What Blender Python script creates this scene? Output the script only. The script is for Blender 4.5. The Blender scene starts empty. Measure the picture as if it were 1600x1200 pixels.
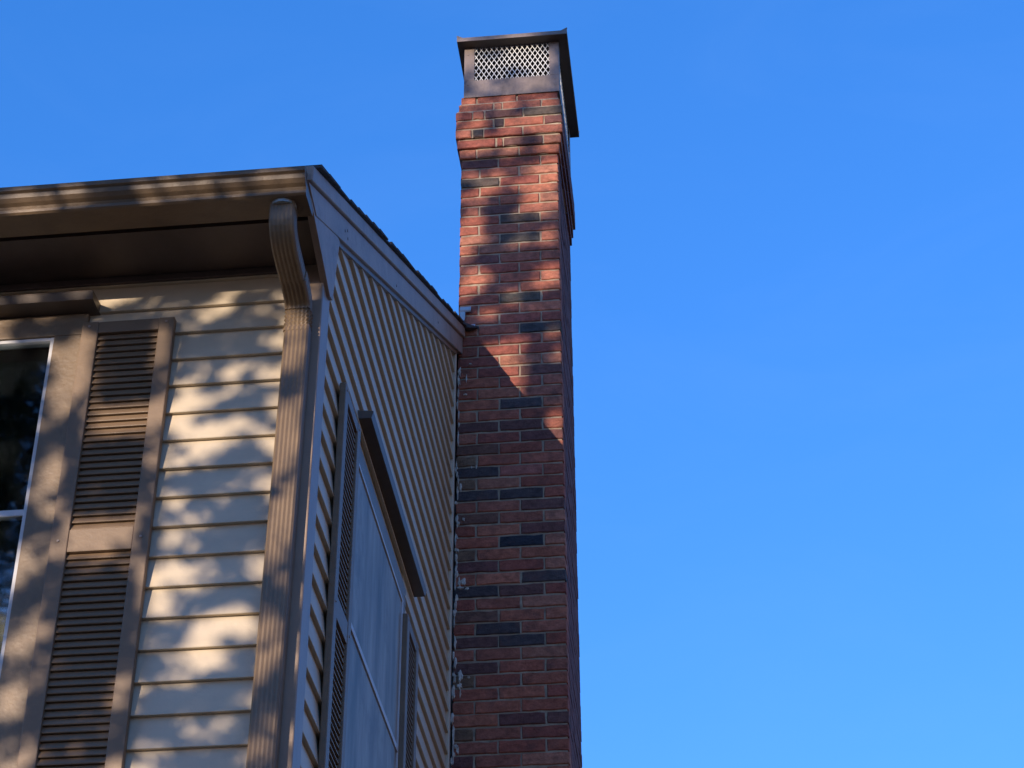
import bpy, math, random
import numpy as np
from mathutils import Vector, Matrix, noise

random.seed(7)
rng = np.random.default_rng(11)
scene = bpy.context.scene
col = scene.collection
R = math.radians

# ------------------------------------------------------------------ camera
PHI, PIT, ROLL = R(6.0588), R(34.4831), R(-0.1125)
fwd = Vector((-math.sin(PHI) * math.cos(PIT), math.cos(PHI) * math.cos(PIT), math.sin(PIT)))
rgt = Vector((math.cos(PHI), math.sin(PHI), 0))
up = rgt.cross(fwd)
r2 = math.cos(ROLL) * rgt + math.sin(ROLL) * up
u2 = -math.sin(ROLL) * rgt + math.cos(ROLL) * up
cam_d = bpy.data.cameras.new('camera')
cam = bpy.data.objects.new('camera', cam_d)
col.objects.link(cam)
m = Matrix((r2, u2, -fwd)).transposed().to_4x4()
m.translation = Vector((1.1465, -4.9627, 1.6))
cam.matrix_world = m
cam_d.sensor_fit = 'HORIZONTAL'
cam_d.sensor_width = 36
cam_d.lens = 3101.57 / 1600 * 36
cam_d.clip_start = 0.05
cam_d.clip_end = 2000
scene.camera = cam

# ------------------------------------------------------------------ sky, sun, exposure
TO_SUN = Vector((-0.447, -1.0, 0.160)).normalized()
EL = math.asin(TO_SUN.z)
AZ = math.atan2(TO_SUN.x, TO_SUN.y)
world = bpy.data.worlds.new('World')
scene.world = world
world.use_nodes = True
wn = world.node_tree
wn.nodes.clear()
wo = wn.nodes.new('ShaderNodeOutputWorld')
bg = wn.nodes.new('ShaderNodeBackground')
sky = wn.nodes.new('ShaderNodeTexSky')
sky.sky_type = 'NISHITA'
sky.sun_disc = False
sky.sun_elevation = EL
sky.sun_rotation = AZ
sky.altitude = 0
sky.air_density = 1.0
sky.dust_density = 0.2
sky.ozone_density = 3.0
bg.inputs['Strength'].default_value = 0.15
# deep polarised blue away from the sun, as in the photograph: a response curve per channel
sep = wn.nodes.new('ShaderNodeSeparateColor')
cmb = wn.nodes.new('ShaderNodeCombineColor')
wn.links.new(sky.outputs[0], sep.inputs[0])
for ch, (gain, gam) in enumerate(((0.473, 1.12), (0.948, 0.78), (1.93, 0.7))):
    pw_ = wn.nodes.new('ShaderNodeMath')
    pw_.operation = 'POWER'
    pw_.inputs[1].default_value = gam
    ml_ = wn.nodes.new('ShaderNodeMath')
    ml_.operation = 'MULTIPLY'
    ml_.inputs[1].default_value = gain
    wn.links.new(sep.outputs[ch], pw_.inputs[0])
    wn.links.new(pw_.outputs[0], ml_.inputs[0])
    wn.links.new(ml_.outputs[0], cmb.inputs[ch])
# the thinnest veil of cirrus
tc = wn.nodes.new('ShaderNodeTexCoord')
cm = wn.nodes.new('ShaderNodeMapping')
cm.inputs['Scale'].default_value = (5.0, 9.0, 14.0)
cm.inputs['Rotation'].default_value = (0.4, 0.5, 0.3)
cn = wn.nodes.new('ShaderNodeTexNoise')
cn.inputs['Scale'].default_value = 1.0
cn.inputs['Detail'].default_value = 7
cn.inputs['Roughness'].default_value = 0.6
cn.inputs['Distortion'].default_value = 0.6
cr = wn.nodes.new('ShaderNodeMapRange')
cr.inputs['From Min'].default_value = 0.45
cr.inputs['From Max'].default_value = 0.80
cr.inputs['To Max'].default_value = 0.045
cx = wn.nodes.new('ShaderNodeMix')
cx.data_type = 'RGBA'
cx.inputs[7].default_value = (1.3, 2.2, 4.0, 1)
wn.links.new(tc.outputs['Generated'], cm.inputs['Vector'])
wn.links.new(cm.outputs[0], cn.inputs['Vector'])
wn.links.new(cn.outputs['Fac'], cr.inputs['Value'])
wn.links.new(cr.outputs[0], cx.inputs[0])
wn.links.new(cmb.outputs[0], cx.inputs[6])
wn.links.new(cx.outputs[2], bg.inputs['Color'])
wn.links.new(bg.outputs[0], wo.inputs['Surface'])
sun_d = bpy.data.lights.new('sun', 'SUN')
sun_d.energy = 3.1
sun_d.angle = R(0.45)
sun_d.color = (1.0, 0.82, 0.65)
sun = bpy.data.objects.new('sun', sun_d)
col.objects.link(sun)
sun.location = (-9, -20, 12)
sun.rotation_euler = TO_SUN.to_track_quat('Z', 'Y').to_euler()
scene.view_settings.view_transform = 'Standard'
scene.view_settings.look = 'None'
scene.view_settings.gamma = 1
scene.view_settings.use_curve_mapping = False
scene.view_settings.exposure = 1.0

# ------------------------------------------------------------------ materials
def mat(name, base, rough=0.6, var=0.15, scale=(6, 6, 6), bump=0.0, bscale=60, metal=0.0, spec=0.5,
        dirt=None, dscale=3.0, damt=0.4, use_objcolor=False, streak=0.0):
    m = bpy.data.materials.new(name)
    m.use_nodes = True
    n, l = m.node_tree.nodes, m.node_tree.links
    n.clear()
    out = n.new('ShaderNodeOutputMaterial')
    p = n.new('ShaderNodeBsdfPrincipled')
    l.new(p.outputs[0], out.inputs[0])
    geo = n.new('ShaderNodeNewGeometry')
    mp = n.new('ShaderNodeMapping')
    mp.inputs['Scale'].default_value = scale
    l.new(geo.outputs['Position'], mp.inputs['Vector'])
    tex = n.new('ShaderNodeTexNoise')
    tex.inputs['Scale'].default_value = 1
    tex.inputs['Detail'].default_value = 5
    tex.inputs['Roughness'].default_value = 0.65
    l.new(mp.outputs[0], tex.inputs['Vector'])
    mr = n.new('ShaderNodeMapRange')
    mr.inputs['From Min'].default_value = 0.3
    mr.inputs['From Max'].default_value = 0.7
    mr.inputs['To Min'].default_value = 1 - var
    mr.inputs['To Max'].default_value = 1 + var
    l.new(tex.outputs['Fac'], mr.inputs['Value'])
    mul = n.new('ShaderNodeVectorMath')
    mul.operation = 'SCALE'
    l.new(mr.outputs[0], mul.inputs['Scale'])
    if use_objcolor:
        oi = n.new('ShaderNodeObjectInfo')
        l.new(oi.outputs['Color'], mul.inputs[0])
    else:
        mul.inputs[0].default_value = base
    last = mul.outputs[0]
    if dirt is not None:
        t2 = n.new('ShaderNodeTexNoise')
        t2.inputs['Scale'].default_value = dscale
        t2.inputs['Detail'].default_value = 8
        t2.inputs['Roughness'].default_value = 0.7
        l.new(geo.outputs['Position'], t2.inputs['Vector'])
        m2 = n.new('ShaderNodeMapRange')
        m2.inputs['From Min'].default_value = 0.52
        m2.inputs['From Max'].default_value = 0.72
        m2.inputs['To Max'].default_value = damt
        l.new(t2.outputs['Fac'], m2.inputs['Value'])
        mx = n.new('ShaderNodeMix')
        mx.data_type = 'RGBA'
        l.new(m2.outputs[0], mx.inputs[0])
        l.new(last, mx.inputs[6])
        mx.inputs[7].default_value = (*dirt, 1)
        last = mx.outputs[2]
    l.new(last, p.inputs['Base Color'])
    p.inputs['Roughness'].default_value = rough
    p.inputs['Metallic'].default_value = metal
    p.inputs['Specular IOR Level'].default_value = spec
    if bump:
        t3 = n.new('ShaderNodeTexNoise')
        t3.inputs['Scale'].default_value = bscale
        t3.inputs['Detail'].default_value = 6
        t3.inputs['Roughness'].default_value = 0.7
        l.new(geo.outputs['Position'], t3.inputs['Vector'])
        b = n.new('ShaderNodeBump')
        b.inputs['Strength'].default_value = 1.0
        b.inputs['Distance'].default_value = bump
        l.new(t3.outputs['Fac'], b.inputs['Height'])
        l.new(b.outputs[0], p.inputs['Normal'])
    return m

M = {}
M['siding'] = mat('cream_vinyl_siding', (0.515, 0.430, 0.308), 0.5, 0.08, (2, 2, 9), 0.004, 7, dirt=(0.40, 0.34, 0.27), dscale=5, damt=0.35)
M['trim'] = mat('tan_brown_painted_trim', (0.176, 0.120, 0.068), 0.45, 0.16, (8, 8, 2.5), 0.002, 40, dirt=(0.08, 0.055, 0.036), dscale=7, damt=0.5)
M['post'] = mat('tan_corner_trim', (0.28, 0.20, 0.14), 0.42, 0.08, (8, 8, 2), 0.001, 40, dirt=(0.12, 0.09, 0.07), dscale=6, damt=0.3)
M['rake'] = mat('weathered_painted_board', (0.30, 0.222, 0.17), 0.5, 0.16, (4, 7, 7), 0.002, 35, dirt=(0.11, 0.085, 0.075), dscale=9, damt=0.5)
M['shutter'] = mat('brown_vinyl_shutter', (0.178, 0.117, 0.067), 0.5, 0.12, (6, 6, 20), 0.001, 60, dirt=(0.12, 0.08, 0.055), dscale=8, damt=0.3)
M['soffit'] = mat('shade_darkened_brown', (0.080, 0.056, 0.046), 0.55, 0.2, (5, 3, 3), 0.001, 40)  # trim brown darkened, the eave's shade put into the colour
M['crown'] = mat('shade_darkened_crown', (0.100, 0.072, 0.052), 0.5, 0.15, (8, 8, 8), 0.001, 40)  # trim brown darkened to carry the shade under the crown
M['gutter'] = mat('shade_darkened_gutter', (0.142, 0.096, 0.056), 0.45, 0.18, (3, 8, 8), 0.002, 40, dirt=(0.07, 0.05, 0.033), dscale=6, damt=0.55)  # darker copy of the trim colour, deepening the gutter's shaded underside
M['white'] = mat('white_aluminium_frame', (0.48, 0.48, 0.48), 0.45, 0.08, (9, 9, 9))
M['shingle'] = mat('dark_asphalt_shingle', (0.05, 0.045, 0.045), 0.95, 0.4, (30, 30, 30), 0.004, 200)
M['black'] = mat('black_filler_and_gap_shade', (0.015, 0.015, 0.018), 0.9, 0.2)
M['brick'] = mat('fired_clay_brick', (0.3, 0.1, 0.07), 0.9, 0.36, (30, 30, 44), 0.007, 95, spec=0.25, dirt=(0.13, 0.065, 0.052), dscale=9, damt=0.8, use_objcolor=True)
M['brick_side'] = mat('fired_clay_brick_return', (0.165, 0.066, 0.056), 0.9, 0.35, (9, 9, 15), 0.004, 130, spec=0.25, dirt=(0.07, 0.04, 0.045), dscale=9, damt=0.7)  # brick darkened so the chimney's right face holds its shade
M['mortar'] = mat('sandy_mortar', (0.35, 0.285, 0.205), 0.95, 0.4, (20, 20, 20), 0.004, 120, spec=0.2, dirt=(0.17, 0.10, 0.075), dscale=10, damt=0.9)
M['bronze'] = mat('weathered_bronze_sheet', (0.20, 0.158, 0.135), 0.5, 0.3, (9, 9, 4), 0.002, 20, metal=0.2, dirt=(0.06, 0.05, 0.048), dscale=6, damt=0.8)
M['lid'] = mat('dark_sheet_metal_lid', (0.075, 0.058, 0.05), 0.5, 0.2, (9, 9, 9), 0.001, 30, metal=0.3)
M['mesh'] = mat('galvanised_expanded_metal', (0.66, 0.67, 0.64), 0.45, 0.05, (30, 30, 30))
M['flashing'] = mat('grey_metal_flashing', (0.36, 0.40, 0.41), 0.4, 0.15, (20, 20, 20), metal=0.4)
M['sealant'] = mat('pale_sealant', (0.54, 0.50, 0.42), 0.8, 0.35, (40, 40, 40), 0.003, 90)
M['interior'] = mat('dark_room', (0.07, 0.062, 0.055), 0.9, 0.2)
M['sash'] = mat('brown_wood_sash', (0.36, 0.27, 0.18), 0.5, 0.1)
M['bark'] = mat('rough_bark', (0.11, 0.085, 0.06), 0.95, 0.4, (20, 20, 5), 0.02, 25)
M['leaf'] = mat('dull_green_leaf', (0.07, 0.085, 0.03), 0.6, 0.35, (3, 3, 3))
M['grass'] = mat('short_lawn', (0.036, 0.039, 0.032), 0.95, 0.4, (0.6, 0.6, 0.6), 0.02, 40, dirt=(0.042, 0.038, 0.034), dscale=0.5, damt=0.7)
M['concrete'] = mat('chimney_crown_concrete', (0.3, 0.28, 0.26), 0.9, 0.2)
M['screw'] = mat('dull_screw_head', (0.30, 0.24, 0.2), 0.4, 0.05)
M['clay'] = mat('clay_flue_tile', (0.28, 0.14, 0.09), 0.9, 0.2)

def glass_mat(name, tint):
    m = bpy.data.materials.new(name)
    m.use_nodes = True
    n, l = m.node_tree.nodes, m.node_tree.links
    n.clear()
    out = n.new('ShaderNodeOutputMaterial')
    mix = n.new('ShaderNodeMixShader')
    tr = n.new('ShaderNodeBsdfTransparent')
    tr.inputs[0].default_value = (*tint, 1)
    gl = n.new('ShaderNodeBsdfGlossy')
    gl.inputs['Roughness'].default_value = 0.03
    gl.inputs['Color'].default_value = (0.95, 0.97, 1, 1)
    fr = n.new('ShaderNodeFresnel')
    fr.inputs['IOR'].default_value = 1.75
    geo = n.new('ShaderNodeNewGeometry')
    tex = n.new('ShaderNodeTexNoise')
    tex.inputs['Scale'].default_value = 3.5
    tex.inputs['Detail'].default_value = 2
    l.new(geo.outputs['Position'], tex.inputs['Vector'])
    b = n.new('ShaderNodeBump')
    b.inputs['Distance'].default_value = 0.0009
    b.inputs['Strength'].default_value = 0.6
    l.new(tex.outputs['Fac'], b.inputs['Height'])
    l.new(b.outputs[0], gl.inputs['Normal'])
    l.new(fr.outputs[0], mix.inputs[0])
    l.new(tr.outputs[0], mix.inputs[1])
    l.new(gl.outputs[0], mix.inputs[2])
    l.new(mix.outputs[0], out.inputs[0])
    return m
M['glass'] = glass_mat('window_glass', (0.75, 0.8, 0.8))

M['screen'] = mat('hazy_window_film', (0.225, 0.205, 0.17), 0.5, 0.6, (16, 6, 1.3), 0.0004, 30, dirt=(0.10, 0.09, 0.08), dscale=3.2, damt=0.95)

# ------------------------------------------------------------------ mesh helpers
class MB:
    def __init__(self):
        self.v, self.f = [], []
    def add(self, vs, fs):
        o = len(self.v)
        self.v += [tuple(p) for p in vs]
        self.f += [tuple(i + o for i in f) for f in fs]
        return self
    def box(self, x0, x1, y0, y1, z0, z1):
        vs = [(x, y, z) for z in (z0, z1) for y in (y0, y1) for x in (x0, x1)]
        return self.add(vs, [(0, 2, 3, 1), (4, 5, 7, 6), (0, 1, 5, 4), (1, 3, 7, 5), (3, 2, 6, 7), (2, 0, 4, 6)])
    def loft(self, rings, cap=True, closed=True):
        n = len(rings[0])
        vs = [p for r in rings for p in r]
        fs = []
        for i in range(len(rings) - 1):
            for j in range(n if closed else n - 1):
                k = (j + 1) % n
                fs.append((i * n + j, i * n + k, (i + 1) * n + k, (i + 1) * n + j))
        if cap:
            fs.append(tuple(range(n - 1, -1, -1)))
            fs.append(tuple((len(rings) - 1) * n + j for j in range(n)))
        return self.add(vs, fs)
    def tube(self, pts, radii, n=7):
        rings = []
        for i, p in enumerate(pts):
            p = Vector(p)
            a = Vector(pts[max(0, i - 1)])
            b = Vector(pts[min(len(pts) - 1, i + 1)])
            d = (b - a).normalized()
            s = d.cross(Vector((0.3, 0.2, 1))).normalized()
            t = s.cross(d)
            rings.append([p + radii[i] * (math.cos(2 * math.pi * j / n) * s + math.sin(2 * math.pi * j / n) * t) for j in range(n)])
        return self.loft(rings)
    def mesh(self, name, material, smooth=False):
        me = bpy.data.meshes.new(name)
        me.from_pydata(self.v, [], self.f)
        me.materials.append(material)
        import bmesh
        bm = bmesh.new()
        bm.from_mesh(me)
        bmesh.ops.recalc_face_normals(bm, faces=bm.faces)
        bm.to_mesh(me)
        bm.free()
        if smooth:
            for p in me.polygons:
                p.use_smooth = True
        return me
    def build(self, name, material, parent=None, bevel=0.0, smooth=False, kind=None):
        return place(name, self.mesh(name, material, smooth), parent, bevel=bevel, kind=kind)

def place(name, me, parent=None, loc=(0, 0, 0), bevel=0.0, kind=None):
    o = bpy.data.objects.new(name, me)
    col.objects.link(o)
    o.location = loc
    if parent is not None:
        o.parent = parent
        w = Vector(parent.get('base', (0, 0, 0)))
        o.matrix_parent_inverse = Matrix.Translation(-w)
    o['base'] = tuple(loc) if parent is None else tuple(loc)
    if bevel:
        b = o.modifiers.new('bevel', 'BEVEL')
        b.width = bevel
        b.segments = 2
        b.limit_method = 'ANGLE'
        b.angle_limit = R(40)
    if kind:
        o['kind'] = kind
    return o

def thing(name, label, cat, loc=(0, 0, 0)):
    o = bpy.data.objects.new(name, None)
    col.objects.link(o)
    o.location = loc
    o['base'] = tuple(loc)
    o['label'] = label
    o['category'] = cat
    o.empty_display_size = 0.3
    return o

# two wall frames: u runs along the wall, v out of the wall, z up
def FRONT(u, v, z):
    return (u, -v, z)
def SIDE(u, v, z):
    return (v, u, z)
def fbox(mb, fr, u0, u1, v0, v1, z0, z1):
    vs = [fr(u, v, z) for z in (z0, z1) for v in (v0, v1) for u in (u0, u1)]
    return mb.add(vs, [(0, 2, 3, 1), (4, 5, 7, 6), (0, 1, 5, 4), (1, 3, 7, 5), (3, 2, 6, 7), (2, 0, 4, 6)])
def fprism(mb, fr, prof, u0, u1):
    """profile of (v, z) points extruded along u"""
    return mb.loft([[fr(u0, v, z) for v, z in prof], [fr(u1, v, z) for v, z in prof]])

# ------------------------------------------------------------------ ground
g = MB()
g.add([(-600, -600, 0), (600, -600, 0), (600, 600, 0), (-600, 600, 0)], [(0, 1, 2, 3)])
ground = g.build('ground', M['grass'], kind='structure')

# ------------------------------------------------------------------ house
EXP = 0.1016                     # siding exposure
XL, YB = -7.5, 7.11              # left end and back of the house
SLOPE = 0.5495
def rake_bot(y):                 # underside of the rake boards where the siding stops
    return 5.672 + SLOPE * y
def roof_top(y):
    return 5.850 + SLOPE * y
RIDGE = 3.556
house = thing('house', 'cream sided house with brown trim, louvred shutters and a gutter, left of the brick chimney', 'house')

WIN_F = (-1.704, -0.844, 3.740, 5.308)      # u0, u1, z0, z1 of the front window
WIN_S = (0.665, 1.722, 3.985, 5.240)        # of the side window

# sheathing behind the siding, with the two window openings left free
w = MB()
T = 0.14
def wall_with_hole(mb, fr, u0, u1, z1, win):
    a, b, c, d = win
    fbox(mb, fr, u0, a, -T, -0.002, 0.0, z1)
    fbox(mb, fr, b, u1, -T, -0.002, 0.0, z1)
    fbox(mb, fr, a, b, -T, -0.002, 0.0, c)
    fbox(mb, fr, a, b, -T, -0.002, d, z1)
wall_with_hole(w, FRONT, XL, 0.0, 5.53, WIN_F)
w.build('front_wall', M['siding'], house)
w = MB()
wall_with_hole(w, SIDE, T, 3.06, 5.60, WIN_S)
w.loft([[(x, y, z) for y, z in ((0.0, 5.601), (3.06, 5.601), (3.06, rake_bot(3.06)), (0.0, rake_bot(0.0)))] for x in (-T, -0.002)])
w.loft([[(x, y, z) for y, z in ((3.96, 0), (YB, 0), (YB, 5.60), (3.96, rake_bot(3.14)))] for x in (-T, -0.002)])
w.loft([[(x, y, z) for y, z in ((3.06, 0), (3.96, 0), (3.96, 7.40), (3.556, 7.55), (3.06, rake_bot(3.06)))] for x in (-T, -0.035)])
w.build('gable_wall', M['siding'], house)
w = MB()
w.box(XL, 0, YB - T, YB, 0, 5.55)
w.box(XL, XL + T, 0, YB, 0, 5.55)
w.build('rear_wall', M['siding'], house)

def board_profile(z0, lip=0.0135):
    # lapped vinyl course: face leans out to a rolled bottom lip
    zt = z0 + EXP + 0.006
    return [(0.0, zt), (lip - 0.0012, z0 + 0.004), (lip, z0 + 0.0015), (lip - 0.0012, z0), (0.001, z0 + 0.0005)]

def split(u0, u1, z0, z1, win, pad):
    a, b, c, d = win[0] - pad, win[1] + pad, win[2] - pad, win[3] + pad
    if z1 <= c or z0 >= d:
        return [(u0, u1)]
    return [s for s in ((u0, a), (b, u1)) if s[1] - s[0] > 0.02]

# front courses (z of the lower lips measured on the photograph)
ZF0 = 5.3966
k = -1
while ZF0 - k * EXP > 0.35:
    z0 = ZF0 - k * EXP
    for (a, b) in split(XL, -0.036, z0, z0 + EXP, WIN_F, 0.05):
        mb = MB()
        prof = board_profile(z0, 0.0162 + random.uniform(-0.0010, 0.0010))
        # slight waviness along the board
        n = max(2, int((b - a) / 0.35))
        rings = []
        for i in range(n + 1):
            u = a + (b - a) * i / n
            dz = random.uniform(-0.0009, 0.0009)
            rings.append([FRONT(u, v, min(z + dz, 5.528)) for v, z in prof])
        mb.loft(rings)
        mb.build('siding_board', M['siding'], house)
    k += 1
# gable courses
ZS0 = 7.2104 - 0.004
YR = 3.018
k = 0
while True:
    z0 = ZS0 - k * EXP
    if z0 < 0.35:
        break
    zt = z0 + EXP
    def ystart(z):
        return max(0.088, (z - 5.672) / SLOPE)
    for (a, b) in split(0.088, YR, z0, zt, WIN_S, 0.04):
        prof = board_profile(z0, 0.0155 + random.uniform(-0.0008, 0.0008))
        ra = [SIDE(max(a, ystart(z)), v, z) for v, z in prof]
        if ystart(z0) >= b - 0.02:
            continue
        mb = MB()
        n = 5
        rings = [ra]
        for i in range(1, n + 1):
            dz = random.uniform(-0.0008, 0.0008)
            rings.append([SIDE(max(a, ystart(z)) + (b - max(a, ystart(z))) * i / n, v, z + (dz if i < n else 0)) for v, z in prof])
        mb.loft(rings)
        mb.build('siding_board', M['siding'], house)
    k += 1

# trim where the siding stops at the chimney
mb = MB()
mb.box(-0.002, 0.019, 3.019, 3.052, 0.2, rake_bot(3.03) - 0.002)
mb.build('siding_channel', M['siding'], house, bevel=0.003)
mb = MB()
mb.box(-0.034, -0.012, 3.053, 3.20, 0.2, rake_bot(3.1))
mb.build('filler_and_gap_shade', M['black'], house)  # black caulk in the recess, also standing in for the gap's shade

# corner post: front leg and side leg
mb = MB()
mb.loft([[(x, y, z) for x, y in ((-0.047, 0.0), (-0.047, -0.018), (0.018, -0.018), (0.018, 0.090), (0.0, 0.090), (0.0, 0.0))] for z in (0.2, 5.575)])
mb.build('corner_post', M['post'], house, bevel=0.004)

# soffit, fascia
mb = MB()
mb.box(XL, 0.012, -0.243, -0.001, 5.528, 5.545)
mb.box(XL, 0.012, -0.2595, -0.2435, 5.552, 5.562)
mb.build('soffit', M['soffit'], house)
mb = MB()
mb.box(XL, 0.012, -0.280, -0.260, 5.530, 5.665)
mb.build('fascia', M['trim'], house)
mb = MB()
mb.box(XL, -0.05, -0.026, -0.0145, 5.502, 5.527)
mb.build('soffit_moulding', M['soffit'], house, bevel=0.003)

# gutter: K profile with open top
outer = [(0.281, 5.597), (0.281, 5.511), (0.384, 5.511), (0.391, 5.516), (0.392, 5.525), (0.387, 5.530), (0.392, 5.538), (0.404, 5.545), (0.414, 5.556),
         (0.418, 5.568), (0.416, 5.573), (0.424, 5.578), (0.426, 5.592), (0.420, 5.597), (0.409, 5.594)]
inner = [(0.4085, 5.5925), (0.4185, 5.5935), (0.422, 5.581), (0.412, 5.574), (0.413, 5.568), (0.409, 5.558), (0.400, 5.548), (0.387, 5.541), (0.383, 5.531), (0.384, 5.516), (0.284, 5.514), (0.284, 5.597)]
mb = MB()
prof = outer + inner
n = 14
rings = []
for i in range(n + 1):
    u = XL + (0.024 - XL) * i / n
    dz = -0.004 * (u / 1.0) * 0.0 + random.uniform(-0.0012, 0.0012)
    rings.append([FRONT(u, v, z + dz) for v, z in prof])
mb.loft(rings)
gutter = mb.build('gutter', M['gutter'], house)
mb = MB()
fprism(mb, FRONT, outer, 0.0245, 0.029)
mb.build('end_cap', M['gutter'], gutter)

# downspout: fluted rectangular pipe with two elbows
def spout_section(w, d, fl=0.003):
    pts = []
    hw, hd = w / 2, d / 2
    c = 0.006
    nf = 5
    # front face with flutes (local s = x, t = outward)
    xs = np.linspace(-hw + c, hw - c, nf * 4 + 1)
    for i, x in enumerate(xs):
        pts.append((x, hd - (fl if i % 4 == 2 else (fl * 0.5 if i % 2 else 0))))
    ys = np.linspace(hd - c, -hd + c, 9)
    for i, y in enumerate(ys):
        pts.append((hw - (0.003 if i % 4 == 2 else 0), y))
    for x in (hw - c, -hw + c):
        pts.append((x, -hd))
    for i, y in enumerate(ys[::-1]):
        pts.append((-hw + (0.003 if i % 4 == 2 else 0), y))
    return pts
def sweep(mb, path, xs, sec, scl=None):
    rings = []
    P2 = [Vector(p) for p in path]
    for i, p in enumerate(P2):
        a = P2[i] - P2[i - 1] if i else P2[1] - P2[0]
        b = P2[i + 1] - P2[i] if i < len(P2) - 1 else P2[-1] - P2[-2]
        d = (a.normalized() + b.normalized()).normalized()
        nrm = Vector((d.y, -d.x))            # outward when travelling down
        k = 1 / max(0.5, d.dot(a.normalized()))
        s0 = scl[i] if scl else 1.0
        rings.append([(xs[i] + s * s0, p.x + nrm.x * t * k * s0, p.y + nrm.y * t * k * s0) for s, t in sec])
    mb.loft(rings)
SW, SD = 0.078, 0.056
sec = spout_section(SW, SD)
XS = -0.046
mb = MB()
ys_c = -0.048
path = [(ys_c, 5.252), (ys_c, 4.7), (ys_c, 3.9), (ys_c, 0.12)]
sweep(mb, path, [XS, XS - 0.004, XS - 0.011, XS - 0.03], sec)
spout = mb.build('downspout', M['trim'], house)
mb = MB()
# upper elbow: a smooth bend out of the gutter, then a slant back to the wall
def bez(a, c, b, n):
    out = []
    for i in range(n + 1):
        t = i / n
        out.append(((1 - t) ** 2 * a[0] + 2 * t * (1 - t) * c[0] + t * t * b[0], (1 - t) ** 2 * a[1] + 2 * t * (1 - t) * c[1] + t * t * b[1]))
    return out
path = [(-0.336, 5.513), (-0.336, 5.490)] + bez((-0.336, 5.482), (-0.337, 5.405), (-0.225, 5.392), 10) + [(-0.150, 5.377)]
sweep(mb, path, [XS - 0.004] * len(path), spout_section(SW, SD, 0.0017))
mb.build('elbow', M['trim'], spout)
mb = MB()
path = [(-0.155, 5.3785), (-0.125, 5.372)]
scl = [1.035, 1.035]
for i, p in enumerate(bez((-0.118, 5.370), (ys_c - 0.004, 5.355), (ys_c, 5.318), 7)):
    path.append(p)
    scl.append(1.035)
for i in range(10):                           # crimped throat of the lower bend
    path.append((ys_c, 5.314 - i * 0.0078))
    scl.append(0.90 if i % 2 == 0 else 1.045)
path.append((ys_c, 5.232)); scl.append(1.035)
sweep(mb, path, [XS - 0.002] * len(path), sec, scl)
mb.build('crimped_elbow', M['trim'], spout)
mb = MB()
mb.tube([(XS - 0.004, -0.338, 5.500), (XS - 0.004, -0.338, 5.525)], [0.040, 0.040], 16)
mb.build('outlet', M['flashing'], spout)
for zz in (4.95, 2.6, 0.7):
    if zz < 4:
        mb = MB()
        mb.box(XS - 0.075, XS + 0.045, -0.0805, -0.0785, zz, zz + 0.03)
        mb.build('strap', M['trim'], spout)

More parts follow.
